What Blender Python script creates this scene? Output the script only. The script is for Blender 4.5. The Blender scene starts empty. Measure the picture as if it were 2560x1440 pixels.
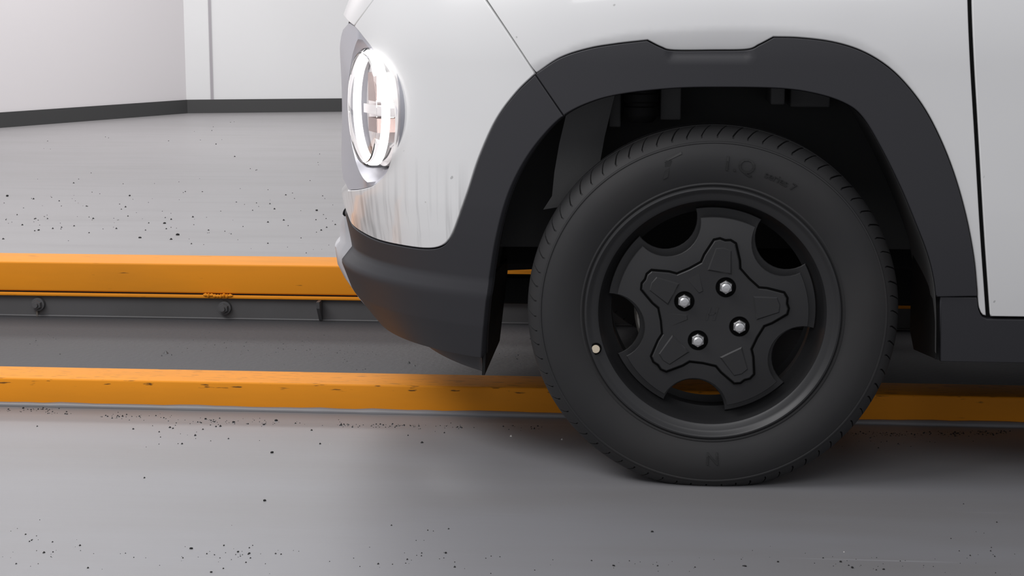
import bpy, bmesh, math, random
from mathutils import Vector, Matrix
from mathutils.geometry import delaunay_2d_cdt

random.seed(7)
S = bpy.context.scene
COL = S.collection
R = math.radians

# ------------------------------------------------------------------ camera
FPX = 4250.0
PITCH, YAW = R(9.35), R(5.0)
FWD = Vector((-math.sin(YAW) * math.cos(PITCH), math.cos(YAW) * math.cos(PITCH), -math.sin(PITCH)))
RGT = Vector((math.cos(YAW), math.sin(YAW), 0))
UPV = RGT.cross(FWD)
HUB = Vector((0, 0, .293))
CAM = HUB - (FPX / 1530.0) * (FWD + RGT * (500 / FPX) - UPV * (67 / FPX))
cd = bpy.data.cameras.new('camera')
cam = bpy.data.objects.new('camera', cd)
COL.objects.link(cam)
cam.location = CAM
cam.rotation_euler = (math.pi / 2 - PITCH, 0, YAW)
cd.sensor_width = 36
cd.lens = 36 * FPX / 2560
cd.clip_end = 100
S.camera = cam

# ------------------------------------------------------------------ light
S.view_settings.view_transform = 'Standard'
S.view_settings.look = 'None'
S.view_settings.gamma = 1
S.view_settings.use_curve_mapping = False
S.view_settings.exposure = 0.0
w = bpy.data.worlds.new('world')
S.world = w
w.use_nodes = True
w.node_tree.nodes['Background'].inputs[0].default_value = (.93, .94, 1.0, 1)
w.node_tree.nodes['Background'].inputs[1].default_value = .44


def area(name, loc, target, sx, sy, power, col=(1, 1, 1)):
    l = bpy.data.lights.new(name, 'AREA')
    l.shape = 'RECTANGLE'
    l.size, l.size_y = sx, sy
    l.energy = power
    l.color = col
    o = bpy.data.objects.new(name, l)
    COL.objects.link(o)
    o.location = loc
    o.rotation_euler = (Vector(target) - Vector(loc)).to_track_quat('-Z', 'Y').to_euler()
    return o


area('ceiling_light_front', (-2.4, -.9, 2.7), (-1.2, .2, 0), 2.4, 1.2, 60, (1, .985, .99))
area('ceiling_light_middle', (-2.6, 3.0, 3.1), (-2.6, 3.0, 0), 2.5, 3.0, 80, (1, .985, .99))
area('ceiling_light_rear', (-3.0, 7.4, 3.2), (-3.0, 8.0, 0), 4.0, 2.2, 150, (1, .985, .985))
area('ceiling_light_side', (-.5, -2.7, 2.7), (-.1, 0, .0), 2.6, 1.0, 32, (1, .99, 1))

# ------------------------------------------------------------------ helpers


def ray(x, y):
    return FWD + RGT * ((x - 1280) / FPX) - UPV * ((y - 720) / FPX)


def on_y(x, y, Y):
    r = ray(x, y)
    return CAM + r * ((Y - CAM.y) / r.y)


def on_z(x, y, Z=0.0):
    r = ray(x, y)
    return CAM + r * ((Z - CAM.z) / r.z)


def tag(o, label=None, cat=None, group=None, kind=None):
    if label: o['label'] = label
    if cat: o['category'] = cat
    if group: o['group'] = group
    if kind: o['kind'] = kind
    return o


def empty(name, loc=(0, 0, 0), parent=None):
    o = bpy.data.objects.new(name, None)
    COL.objects.link(o)
    o.location = loc
    o.parent = parent
    o.empty_display_size = .05
    return o


def obj(name, verts, faces, m, parent=None, smooth=False, normals=None, sharp=None):
    me = bpy.data.meshes.new(name)
    me.from_pydata([tuple(v) for v in verts], [], faces)
    me.update()
    if smooth:
        me.polygons.foreach_set('use_smooth', [True] * len(me.polygons))
        if sharp:
            me.set_sharp_from_angle(angle=R(sharp))
    if normals is not None:
        me.polygons.foreach_set('use_smooth', [True] * len(me.polygons))
        me.normals_split_custom_set_from_vertices([tuple(n) for n in normals])
    if m: me.materials.append(m)
    o = bpy.data.objects.new(name, me)
    COL.objects.link(o)
    o.parent = parent
    return o


class MB:
    """collects verts / faces of one mesh"""
    def __init__(self):
        self.v, self.f = [], []

    def add(self, v, f):
        k = len(self.v)
        self.v += [Vector(p) for p in v]
        self.f += [[i + k for i in q] for q in f]
        return self

    def box(self, x0, x1, y0, y1, z0, z1, bev=0.0):
        if bev <= 0:
            v = [(x, y, z) for z in (z0, z1) for y in (y0, y1) for x in (x0, x1)]
            f = [(0, 2, 3, 1), (4, 5, 7, 6), (0, 1, 5, 4), (2, 6, 7, 3), (0, 4, 6, 2), (1, 3, 7, 5)]
            return self.add(v, f)
        bm = bmesh.new()
        bmesh.ops.create_cube(bm, size=1)
        for q in bm.verts:
            q.co = Vector((x0 + (q.co.x + .5) * (x1 - x0), y0 + (q.co.y + .5) * (y1 - y0), z0 + (q.co.z + .5) * (z1 - z0)))
        bmesh.ops.bevel(bm, geom=bm.edges[:], offset=bev, segments=3, profile=.5, affect='EDGES')
        bm.verts.index_update()
        self.add([q.co.copy() for q in bm.verts], [[q.index for q in p.verts] for p in bm.faces])
        bm.free()
        return self

    def lathe(self, prof, n=96, c=(0, 0, 0), axis='Y', a0=0.0, a1=2 * math.pi, fn=None):
        """prof: list of (radius, along)"""
        full = abs(a1 - a0 - 2 * math.pi) < 1e-6
        m = n if full else n + 1
        k0 = len(self.v)
        for i in range(m):
            a = a0 + (a1 - a0) * i / n
            for (r, t) in prof:
                if fn: r, t = fn(a, r, t)
                if axis == 'Y': p = (r * math.sin(a), t, r * math.cos(a))
                elif axis == 'Z': p = (r * math.cos(a), r * math.sin(a), t)
                else: p = (t, r * math.cos(a), r * math.sin(a))
                self.v.append(Vector(c) + Vector(p))
        L = len(prof)
        for i in range(n if full else n):
            j = (i + 1) % m
            for q in range(L - 1):
                self.f.append([k0 + i * L + q, k0 + i * L + q + 1, k0 + j * L + q + 1, k0 + j * L + q])
        return self

    def tube(self, pts, r, n=10, cap=True):
        pts = [Vector(p) for p in pts]
        k0 = len(self.v)
        for i, p in enumerate(pts):
            d = (pts[min(i + 1, len(pts) - 1)] - pts[max(i - 1, 0)]).normalized()
            u = d.orthogonal().normalized() if i == 0 else (u - d * u.dot(d)).normalized()
            w_ = d.cross(u)
            for j in range(n):
                a = 2 * math.pi * j / n
                rr = r[i] if isinstance(r, (list, tuple)) else r
                self.v.append(p + (u * math.cos(a) + w_ * math.sin(a)) * rr)
        for i in range(len(pts) - 1):
            for j in range(n):
                self.f.append([k0 + i * n + j, k0 + i * n + (j + 1) % n, k0 + (i + 1) * n + (j + 1) % n, k0 + (i + 1) * n + j])
        if cap:
            self.f.append([k0 + j for j in range(n)][::-1])
            self.f.append([k0 + (len(pts) - 1) * n + j for j in range(n)])
        return self

    def build(self, name, m, parent=None, smooth=False, sharp=35):
        me_o = obj(name, self.v, self.f, m, parent)
        bm = bmesh.new()
        bm.from_mesh(me_o.data)
        bmesh.ops.recalc_face_normals(bm, faces=bm.faces[:])
        bm.to_mesh(me_o.data)
        bm.free()
        if smooth:
            me_o.data.polygons.foreach_set('use_smooth', [True] * len(me_o.data.polygons))
            me_o.data.set_sharp_from_angle(angle=R(sharp))
        return me_o


def catmull(pts, step=6.0):
    """dense smooth curve through 2-D points, ends kept"""
    P = [Vector(p) for p in pts]
    if len(P) < 3:
        out = []
        n = max(1, int((P[1] - P[0]).length / step))
        return [P[0].lerp(P[1], i / n) for i in range(n + 1)]
    out = []
    for i in range(len(P) - 1):
        p0 = P[i - 1] if i else P[0] * 2 - P[1]
        p1, p2 = P[i], P[i + 1]
        p3 = P[i + 2] if i + 2 < len(P) else P[-1] * 2 - P[-2]
        n = max(1, int((p2 - p1).length / step))
        for k in range(n):
            t = k / n
            out.append(.5 * ((2 * p1) + (p2 - p0) * t + (2 * p0 - 5 * p1 + 4 * p2 - p3) * t * t + (3 * p1 - p0 - 3 * p2 + p3) * t ** 3))
    out.append(P[-1])
    return out


def inside(p, poly):
    x, y = p[0], p[1]
    c = False
    j = len(poly) - 1
    for i in range(len(poly)):
        xi, yi = poly[i][0], poly[i][1]
        xj, yj = poly[j][0], poly[j][1]
        if (yi > y) != (yj > y) and x < (xj - xi) * (y - yi) / (yj - yi) + xi:
            c = not c
        j = i
    return c


def clean(poly, eps=1e-4):
    out = []
    for p in poly:
        p = Vector((p[0], p[1]))
        if not out or (p - out[-1]).length > eps: out.append(p)
    while (out[0] - out[-1]).length < eps: out.pop()
    return out


def area2(poly):
    return .5 * sum(poly[i - 1][0] * poly[i][1] - poly[i][0] * poly[i - 1][1] for i in range(len(poly)))


def tri_fill(poly, step=None, holes=()):
    """triangulate a 2-D polygon, optionally with interior grid points; returns pts, tris (ccw)"""
    loops = [poly] + list(holes)
    V, Ed = [], []
    for L in loops:
        k = len(V)
        V += [Vector((p[0], p[1])) for p in L]
        Ed += [(k + i, k + (i + 1) % len(L)) for i in range(len(L))]
    nb = len(V)
    if step:
        # cells close to the boundary are skipped
        cell = {}
        for L in loops:
            for i in range(len(L)):
                a, b = Vector(L[i]), Vector(L[(i + 1) % len(L)])
                n = max(1, int((b - a).length / (step * .4)))
                for q in range(n):
                    p = a.lerp(b, q / n)
                    cell.setdefault((int(p.x // step), int(p.y // step)), []).append(p)
        xs = [p[0] for p in poly]; ys = [p[1] for p in poly]
        y = min(ys) + step * .5
        row = 0
        while y < max(ys):
            cr = []
            for i in range(len(poly)):
                a, b = poly[i - 1], poly[i]
                if (a[1] > y) != (b[1] > y): cr.append(a[0] + (y - a[1]) / (b[1] - a[1]) * (b[0] - a[0]))
            cr.sort()
            for q in range(0, len(cr) - 1, 2):
                x = math.ceil(cr[q] / step) * step + (row % 2) * step * .5
                while x < cr[q + 1]:
                    p = Vector((x, y)); cx, cy = int(x // step), int(y // step)
                    near = False
                    for ax in (-1, 0, 1):
                        for ay in (-1, 0, 1):
                            for t in cell.get((cx + ax, cy + ay), ()):
                                if (t - p).length < step * .55: near = True; break
                            if near: break
                        if near: break
                    if not near: V.append(p)
                    x += step
            y += step * .866
            row += 1
    res = delaunay_2d_cdt(V, Ed, [], 1, 1e-7)
    pts, tris = res[0], []
    for t in res[2]:
        c = (pts[t[0]] + pts[t[1]] + pts[t[2]]) / 3
        if not inside(c, poly) or any(inside(c, h) for h in holes): continue
        a = (pts[t[1]] - pts[t[0]]).cross(pts[t[2]] - pts[t[0]])
        tris.append(list(t) if a > 0 else list(t)[::-1])
    return pts, tris


def offset_poly(poly, d):
    """move a ccw polygon inwards by d"""
    n = len(poly)
    out = []
    for i in range(n):
        a, b, c = Vector(poly[i - 1]), Vector(poly[i]), Vector(poly[(i + 1) % n])
        e1, e2 = (b - a).normalized(), (c - b).normalized()
        n1, n2 = Vector((-e1.y, e1.x)), Vector((-e2.y, e2.x))
        m = n1 + n2
        m = m / max(.35, (1 + n1.dot(n2)))
        out.append(b + m * d)
    return out


def plate(poly, y0, y1, cham=.0015, holes=(), to3=None, step=None):
    """solid plate: polygon in (x,z), front face at y0 (towards the viewer), back at y1"""
    poly = clean(poly)
    if area2(poly) < 0: poly = poly[::-1]
    hs = []
    for h in holes:
        h = clean(h)
        if area2(h) > 0: h = h[::-1]
        hs.append(h)
    to3 = to3 or (lambda x, z, y: (x, y, z))
    mb = MB()
    infront = offset_poly(poly, cham) if cham else poly
    hfront = [offset_poly(h, cham) if cham else h for h in hs]
    pts, tris = tri_fill(infront, step, hfront)
    mb.add([to3(p.x, p.y, y0) for p in pts], [t[::-1] if False else t for t in tris])
    pts, tris = tri_fill(poly, step, hs)
    mb.add([to3(p.x, p.y, y1) for p in pts], [t[::-1] for t in tris])
    for L, LF in [(poly, infront)] + list(zip(hs, hfront)):
        n = len(L)
        v = [to3(p[0], p[1], y0) for p in LF] + [to3(p[0], p[1], y0 + cham) for p in L] + [to3(p[0], p[1], y1) for p in L]
        f = []
        for i in range(n):
            j = (i + 1) % n
            f += [(i, n + i, n + j, j), (n + i, 2 * n + i, 2 * n + j, n + j)]
        mb.add(v, f)
    return mb


def circle(cx, cy, r, n=28):
    return [(cx + r * math.cos(2 * math.pi * i / n), cy + r * math.sin(2 * math.pi * i / n)) for i in range(n)]


# ------------------------------------------------------------------ materials
def mat(name, col, rough=.5, metal=0.0, spec=.5, coat=0.0, var=None, bump=None, alpha=None, emit=None):
    m = bpy.data.materials.new(name)
    m.use_nodes = True
    nt = m.node_tree
    b = nt.nodes['Principled BSDF']
    b.inputs['Base Color'].default_value = (*col, 1)
    b.inputs['Roughness'].default_value = rough
    b.inputs['Metallic'].default_value = metal
    b.inputs['Specular IOR Level'].default_value = spec
    b.inputs['Coat Weight'].default_value = coat
    b.inputs['Coat Roughness'].default_value = .06
    if emit:
        b.inputs['Emission Color'].default_value = (*emit[0], 1)
        b.inputs['Emission Strength'].default_value = emit[1]
    tc = nt.nodes.new('ShaderNodeTexCoord')
    if var:                               # (second colour, scale vector, detail, low, high)
        c2, sc, det, lo, hi = var
        mp = nt.nodes.new('ShaderNodeMapping'); mp.inputs['Scale'].default_value = sc
        no = nt.nodes.new('ShaderNodeTexNoise'); no.inputs['Scale'].default_value = 1; no.inputs['Detail'].default_value = det
        rp = nt.nodes.new('ShaderNodeMapRange'); rp.inputs[1].default_value = lo; rp.inputs[2].default_value = hi
        mx = nt.nodes.new('ShaderNodeMix'); mx.data_type = 'RGBA'
        mx.inputs[6].default_value = (*col, 1); mx.inputs[7].default_value = (*c2, 1)
        nt.links.new(tc.outputs['Object'], mp.inputs[0]); nt.links.new(mp.outputs[0], no.inputs['Vector'])
        nt.links.new(no.outputs[0], rp.inputs[0]); nt.links.new(rp.outputs[0], mx.inputs[0])
        nt.links.new(mx.outputs[2], b.inputs['Base Color'])
        m['mix'] = mx.name
    if bump:                              # (scale vector, strength, distance, detail)
        sc, st, di, det = bump
        mp = nt.nodes.new('ShaderNodeMapping'); mp.inputs['Scale'].default_value = sc
        no = nt.nodes.new('ShaderNodeTexNoise'); no.inputs['Scale'].default_value = 1; no.inputs['Detail'].default_value = det
        bp = nt.nodes.new('ShaderNodeBump'); bp.inputs['Strength'].default_value = st; bp.inputs['Distance'].default_value = di
        nt.links.new(tc.outputs['Object'], mp.inputs[0]); nt.links.new(mp.outputs[0], no.inputs['Vector'])
        nt.links.new(no.outputs[0], bp.inputs['Height']); nt.links.new(bp.outputs[0], b.inputs['Normal'])
    return m


def layer(m, col, sc, det, lo, hi, ranges=(), fac=1.0):
    """another noise-shaped stain over a material, limited to boxes along axes: ranges = [(axis, a, b), ...] fades 0 to 1 from a to b"""
    nt = m.node_tree
    b = nt.nodes['Principled BSDF']
    sock = b.inputs['Base Color']
    src = sock.links[0].from_socket if sock.links else None
    tc = nt.nodes.new('ShaderNodeTexCoord')
    mp = nt.nodes.new('ShaderNodeMapping'); mp.inputs['Scale'].default_value = sc
    no = nt.nodes.new('ShaderNodeTexNoise'); no.inputs['Scale'].default_value = 1; no.inputs['Detail'].default_value = det
    rp = nt.nodes.new('ShaderNodeMapRange'); rp.inputs[1].default_value = lo; rp.inputs[2].default_value = hi; rp.inputs[4].default_value = fac
    nt.links.new(tc.outputs['Object'], mp.inputs[0]); nt.links.new(mp.outputs[0], no.inputs['Vector']); nt.links.new(no.outputs[0], rp.inputs[0])
    cur = rp.outputs[0]
    if ranges:
        sp = nt.nodes.new('ShaderNodeSeparateXYZ'); nt.links.new(tc.outputs['Object'], sp.inputs[0])
        for ax, a, e in ranges:
            mr = nt.nodes.new('ShaderNodeMapRange'); mr.inputs[1].default_value = a; mr.inputs[2].default_value = e
            nt.links.new(sp.outputs[ax], mr.inputs[0])
            mu = nt.nodes.new('ShaderNodeMath'); mu.operation = 'MULTIPLY'
            nt.links.new(cur, mu.inputs[0]); nt.links.new(mr.outputs[0], mu.inputs[1])
            cur = mu.outputs[0]
    mx = nt.nodes.new('ShaderNodeMix'); mx.data_type = 'RGBA'
    if src: nt.links.new(src, mx.inputs[6])
    else: mx.inputs[6].default_value = sock.default_value
    mx.inputs[7].default_value = (*col, 1)
    nt.links.new(cur, mx.inputs[0])
    nt.links.new(mx.outputs[2], sock)
    return m


M = {}
M['track'] = mat('painted_steel_track', (.22, .219, .23), .42, var=((.20, .195, .198), (.9, 5, 1), 5, .40, .65), bump=((3, 60, 1), .08, .002, 3))
layer(M['track'], (.36, .36, .38), (1.0, 38, 1), 2, .70, .74, fac=.4)
M['hall'] = mat('painted_floor', (.245, .236, .240), .45, var=((.225, .216, .217), (1.0, 3.2, 1), 6, .45, .75), bump=((2, 8, 1), .06, .003, 3))
layer(M['hall'], (.20, .195, .195), (1.6, 10, 1), 7, .52, .74, fac=.55)
M['deck'] = mat('dark_painted_steel', (.068, .068, .072), .62, spec=.25, var=((.072, .072, .075), (3, 3, 3), 4, .4, .7), bump=((70, 70, 70), .35, .004, 3))
M['web'] = mat('dark_steel_web', (.095, .095, .098), .45, var=((.08, .08, .08), (4, 4, 4), 4, .4, .7))
M['yellow'] = mat('yellow_paint', (.84, .30, .014), .62, spec=.22, var=((.72, .265, .016), (2.5, 14, 14), 4, .45, .75), bump=((8, 60, 60), .05, .002, 2))
M['wall'] = mat('white_panel', (.74, .74, .74), .35, var=((.71, .71, .71), (.8, .8, .8), 2, .4, .7))
M['wallpink'] = mat('side_panel', (.74, .71, .715), .4)
M['joint'] = mat('panel_joint_aluminium', (.42, .40, .42), .35, .3)
M['base'] = mat('charcoal_skirting', (.045, .045, .045), .5)
M['white'] = mat('white_car_paint', (.74, .74, .735), .28, coat=.6, var=((.71, .71, .71), (3, 3, 3), 2, .4, .7))
layer(M['white'], (.40, .40, .40), (75, 75, 1.6), 3, .50, .72, [('Z', .54, .44), ('X', -.30, -.40)], .75)
layer(M['white'], (.30, .30, .29), (60, 60, 60), 1, .79, .81, (), .6)
M['black'] = mat('black_cladding_plastic', (.027, .027, .031), .50, spec=.42, bump=((900, 900, 900), .10, .0004, 2))
M['silver'] = mat('silver_trim_paint', (.50, .50, .54), .32, .25)
M['garnish'] = mat('pale_grey_garnish', (.50, .50, .52), .4, .1)
M['liner'] = mat('black_liner_plastic', (.10, .10, .10), .6, spec=.25, bump=((60, 60, 60), .2, .004, 3))
M['dark'] = mat('black_underbody', (.010, .010, .010), .75, spec=.2)
M['flap'] = mat('black_flap_rubber', (.010, .010, .010), .65, spec=.2)
M['inner'] = mat('dark_inner_panel', (.035, .035, .035), .6, spec=.3)
M['tyre'] = mat('tyre_rubber', (.026, .026, .027), .62, spec=.3, var=((.032, .031, .031), (6, 6, 6), 4, .4, .7), bump=((220, 220, 220), .08, .0006, 2))
M['letter'] = mat('raised_rubber_lettering', (.014, .014, .014), .5, spec=.4)
M['rim'] = mat('black_steel_rim', (.020, .020, .021), .42, spec=.5)
M['cap'] = mat('black_wheel_cover', (.022, .022, .023), .48, spec=.45, bump=((400, 400, 400), .06, .0005, 2))
M['recess'] = mat('recess_shade_black', (.003, .003, .003), .7, spec=.05)  # near-black, puts the shade of nut recesses and star groove into the colour
M['chrome'] = mat('bright_steel_nut', (.72, .72, .72), .30, .9)
M['steel'] = mat('bare_steel', (.30, .29, .27), .5, .6, var=((.16, .13, .10), (60, 60, 60), 4, .4, .7))
M['cream'] = mat('cream_sticker', (.66, .57, .43), .6)
M['crumb'] = mat('black_rubber_crumb', (.012, .012, .012), .8)
M['pale'] = mat('pale_grit', (.55, .53, .5), .8)
M['mirror'] = mat('lamp_reflector', (.90, .88, .88), .30, .35)
M['lampin'] = mat('lamp_housing_warm_grey', (.40, .31, .29), .5, .0)
M['bulb'] = mat('lit_lamp_element', (1, 1, 1), .4, emit=((1, .96, .97), 1.0))
M['bulbhot'] = mat('hot_lamp_bulb', (1, 1, 1), .4, emit=((1, .95, .93), 55.0))
M['tint'] = mat('dark_window_glass', (.02, .022, .024), .08)


def glass(name):
    m = bpy.data.materials.new(name)
    m.use_nodes = True
    nt = m.node_tree
    nt.nodes.clear()
    out = nt.nodes.new('ShaderNodeOutputMaterial')
    tr = nt.nodes.new('ShaderNodeBsdfTransparent')
    gl = nt.nodes.new('ShaderNodeBsdfGlossy'); gl.inputs['Roughness'].default_value = .03
    lw = nt.nodes.new('ShaderNodeFresnel'); lw.inputs[0].default_value = 1.45
    mx = nt.nodes.new('ShaderNodeMixShader')
    nt.links.new(lw.outputs[0], mx.inputs[0]); nt.links.new(tr.outputs[0], mx.inputs[1]); nt.links.new(gl.outputs[0], mx.inputs[2])
    nt.links.new(mx.outputs[0], out.inputs[0])
    return m


M['glass'] = glass('clear_lamp_lens')

# dirt scuffed into the front top edge of the rails
layer(M['yellow'], (.03, .02, .012), (26, 160, 160), 3, .60, .66, [('Z', .042, .048), ('Z', .060, .054)], .9)
layer(M['yellow'], (.05, .03, .015), (9, 120, 120), 3, .70, .735, (), .8)

# ------------------------------------------------------------------ setting
YR0, YR1, ZR = .475, .585, .0575          # near rail
YW, YB = 1.445, 1.60                      # far rail
XL, XR = -6.5, 4.5


def slab(name, x0, x1, y0, y1, z0, z1, m, kind='structure'):
    o = MB().box(x0, x1, y0, y1, z0, z1).build(name, m)
    tag(o, kind=kind)
    return o


floor = slab('floor', XL, XR, -4.0, YR0 + .05, -.08, 0, M['track'])
tag(floor, 'light grey painted steel wheel track under the black tyre', 'floor')
deck = slab('floor_deck', XL, XR, YR0 + .05, YW + .05, -.08, 0, M['deck'])
tag(deck, 'dark grey steel deck between the two yellow rails', 'floor')
hall = slab('floor_hall', XL - 3, XR + 3, YW + .05, 12.5, -.08, 0, M['hall'])
tag(hall, 'pale grey hall floor reaching back to the wall', 'floor')

# back wall with a folded left part
pk = on_z(467, 283)
pr = on_z(855, 279)
pl = on_z(0, 319.5)
dr = (pr - pk).normalized(); dl = (pl - pk).normalized()
far_r = pk + dr * 9.0
far_l = pk + dl * 5.0
_r = ray(529, 200)
_k = (_r.x * (CAM.y - pk.y) - _r.y * (CAM.x - pk.x)) / (_r.x * dr.y - _r.y * dr.x)
jx = pk + dr * _k                          # where the panel joint meets the wall line


def wall(name, a, b, h, th, m, z0=0.0):
    d = (b - a).normalized()
    n = Vector((d.y, -d.x, 0))
    if n.y > 0: n = -n                    # towards the viewer
    mb = MB()
    v = []
    for z in (z0, h):
        v += [(a.x, a.y, z), (b.x, b.y, z), (b.x - n.x * th, b.y - n.y * th, z), (a.x - n.x * th, a.y - n.y * th, z)]
    mb.add(v, [(0, 1, 5, 4), (1, 2, 6, 5), (2, 3, 7, 6), (3, 0, 4, 7), (4, 5, 6, 7), (3, 2, 1, 0)])
    o = mb.build(name, m)
    tag(o, kind='structure')
    return o, n


wb, nb = wall('wall_back', pk, far_r, 3.4, .12, M['wall'])
tag(wb, 'white wall panels behind the car nose', 'wall')
wl, nl = wall('wall_left', far_l, pk, 3.4, .12, M['wallpink'])
tag(wl, 'pinkish grey wall folding towards the viewer at far left', 'wall')
b1, _ = wall('baseboard_back', pk + nb * .012, far_r + nb * .012, .102, .012, M['base'])
tag(b1, 'charcoal skirting strip along the white wall', 'baseboard')
b2, _ = wall('baseboard_left', far_l + nl * .012, pk + nl * .012, .102, .012, M['base'])
tag(b2, 'charcoal skirting strip along the folded left wall', 'baseboard')
t1, _ = wall('trim_1', jx - dr * .010 + nb * .010, jx + dr * .010 + nb * .010, 3.4, .010, M['joint'], .102)
tag(t1, 'narrow vertical joint strip between two white wall panels', 'trim')

# ------------------------------------------------------------------ near rail
def extrude_x(sec, x0, x1):
    """closed (y,z) section swept along x with capped ends"""
    n = len(sec)
    mb = MB()
    mb.add([(x0, y, z) for y, z in sec] + [(x1, y, z) for y, z in sec],
           [(i, (i + 1) % n, n + (i + 1) % n, n + i) for i in range(n)] + [list(range(n))[::-1], [n + i for i in range(n)]])
    return mb


def round_sec(y0, y1, z0, z1, r, k=4):
    out = []
    for cy, cz, a in ((y1 - r, z1 - r, 0), (y0 + r, z1 - r, 90), (y0 + r, z0 + r, 180), (y1 - r, z0 + r, 270)):
        for i in range(k + 1):
            t = R(a + 90 * i / k)
            out.append((cy + r * math.cos(t), cz + r * math.sin(t)))
    return out


rail = empty('guide_rail', (-1, YR0, 0))
tag(rail, 'yellow steel guide rail lying on the floor behind the tyre, nearer of two', 'guide rail', 'yellow guide rails')


def child(mb, name, m, parent, smooth=False, sharp=35):
    o = mb.build(name, m, parent, smooth, sharp)
    o.matrix_parent_inverse = Matrix.Translation(-parent.location)
    return o


child(extrude_x(round_sec(YR0, YR1, 0.0, ZR, .004), XL + .5, XR - .5), 'rail_tube', M['yellow'], rail, True, 40)
# weld bead between rail and track, slightly uneven
mb = MB()
pts, rad = [], []
x = XL + .5
while x < XR - .5:
    pts.append((x, YR0 - .001, .002)); rad.append(.0075 + random.uniform(-.0012, .0012)); x += .035
child(mb.tube(pts, rad, 8), 'weld_bead', M['track'], rail, True, 60)

# ------------------------------------------------------------------ far rail
frail = empty('guide_rail', (-1, YW, 0))
tag(frail, 'raised yellow guide rail on a grey bolted web, farther of two', 'guide rail', 'yellow guide rails')
ZB, ZT = .068, .144
child(extrude_x(round_sec(YW, YB, ZB, ZT, .005), XL + .5, XR - .5), 'rail_tube', M['yellow'], frail, True, 40)
child(MB().box(XL + .5, XR - .5, YW + .004, YB - .01, ZB - .0035, ZB), 'seam_gap', M['dark'], frail)
child(extrude_x(round_sec(YW - .002, YB, ZB - .0125, ZB - .0035, .003), XL + .5, XR - .5), 'base_plate', M['yellow'], frail, True, 40)
child(MB().box(XL + .5, XR - .5, YW + .012, YW + .05, 0, ZB - .0125), 'web_plate', M['web'], frail)
pts = [(XL + .5 + i * .05, YW + .010, .002) for i in range(int((XR - XL - 1) / .05))]
child(MB().tube(pts, .0035, 8), 'foot_bead', M['web'], frail, True, 60)
# weld lump on the seam
mb = MB()
wc = on_y(545, 737, YW - .002)
for i in range(9):
    q = Vector((wc.x + (i - 4) * .008, YW - .003, ZB - .004 + random.uniform(-.0015, .0015)))
    mb.tube([q + Vector((-.006, 0, 0)), q, q + Vector((.006, 0, 0))], [.002, random.uniform(.0045, .0065), .002], 8)
child(mb, 'weld_lump', M['yellow'], frail, True, 60)
# bolts through the web
for bx, by in ((92, 762), (559, 771)):
    c = on_y(bx, by, YW - .006)
    mb = MB()
    mb.lathe([(0, -.020), (.006, -.020), (.006, -.004)], 14, (c.x, YW, c.z))
    mb.lathe([(.0001, -.012), (.0115, -.012), (.0125, -.010), (.0125, .006)], 6, (c.x, YW, c.z))
    mb.lathe([(.0001, -.001), (.017, -.001), (.017, .012)], 20, (c.x, YW, c.z))
    child(mb, 'bolt', M['web'], frail, True, 30)
c = on_y(92, 790, YW + .004)
child(MB().tube([(c.x, YW + .008, .001), (c.x, YW + .008, .022)], .003, 8), 'stud', M['steel'], frail, True)
# gusset
for gx in (800, 1500, -400, 2300):
    g = on_y(gx, 750, YW)
    v = [(g.x + dx, y, z) for dx in (-.004, .004) for (y, z) in ((YW + .012, .002), (YW + .012, ZB - .0125), (YW - .030, ZB - .0125), (YW - .026, ZB - .030), (YW + .004, .002))]
    f = [(0, 1, 2, 3, 4), (9, 8, 7, 6, 5)] + [(i, (i + 1) % 5, 5 + (i + 1) % 5, 5 + i) for i in range(5)]
    child(MB().add(v, f), 'gusset', M['web'], frail)

# ================================================================== car
YC, B0, A0, NEXP = .715, .740, .722, 2.45
car = empty('car', (0, YC, 0))
tag(car, 'white hatchback with black arch cladding, one front wheel and a lit round headlamp in view', 'car')

PROF_A = [(.10, -.120), (.18, -.085), (.21, -.058), (.256, -.020), (.305, -.001), (.312, -.001), (.338, -.022), (.36, -.018), (.412, -.007), (.46, 0), (.70, 0)]


def a_of(z):
    if z >= .70:
        t = (z - .70) / .1
        return A0 - .022 * t * t
    if z <= PROF_A[0][0]: return A0 + PROF_A[0][1]
    for i in range(len(PROF_A) - 1):
        z0, v0 = PROF_A[i]; z1, v1 = PROF_A[i + 1]
        if z <= z1:
            t = (z - z0) / (z1 - z0)
            return A0 + v0 + (v1 - v0) * t
    return A0


def b_of(z):
    if z > .70: return B0 - .045 * ((z - .70) / .2) ** 2
    if z < .46: return B0 - .020 * ((.46 - z) / .25) ** 2
    return B0


def y_surf(X, z):
    b = b_of(z)
    if X >= 0: return YC - b
    t = -X / a_of(z)
    if t >= 1: return None
    return YC - b * (1 - t ** NEXP) ** (1 / NEXP)


KS = .75


def P0(s, z):
    b = b_of(z)
    if s >= 0: return Vector((s, YC - b, z))
    al = math.pi / 2 + s / KS
    c, q = math.cos(al), math.sin(al)
    sg = 1 if c >= 0 else -1
    r = (abs(c) ** NEXP + abs(q) ** NEXP) ** (-1 / NEXP)
    return Vector((-a_of(z) * r * c, YC - b * r * q, z))


S_MID = -KS * math.pi / 2


def Pn(s, z):
    e = .003
    du = P0(s + e, z) - P0(s - e, z)
    dv = P0(s, z + e) - P0(s, z - e)
    n = du.cross(dv).normalized()
    return n                               # points out of the car


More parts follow.
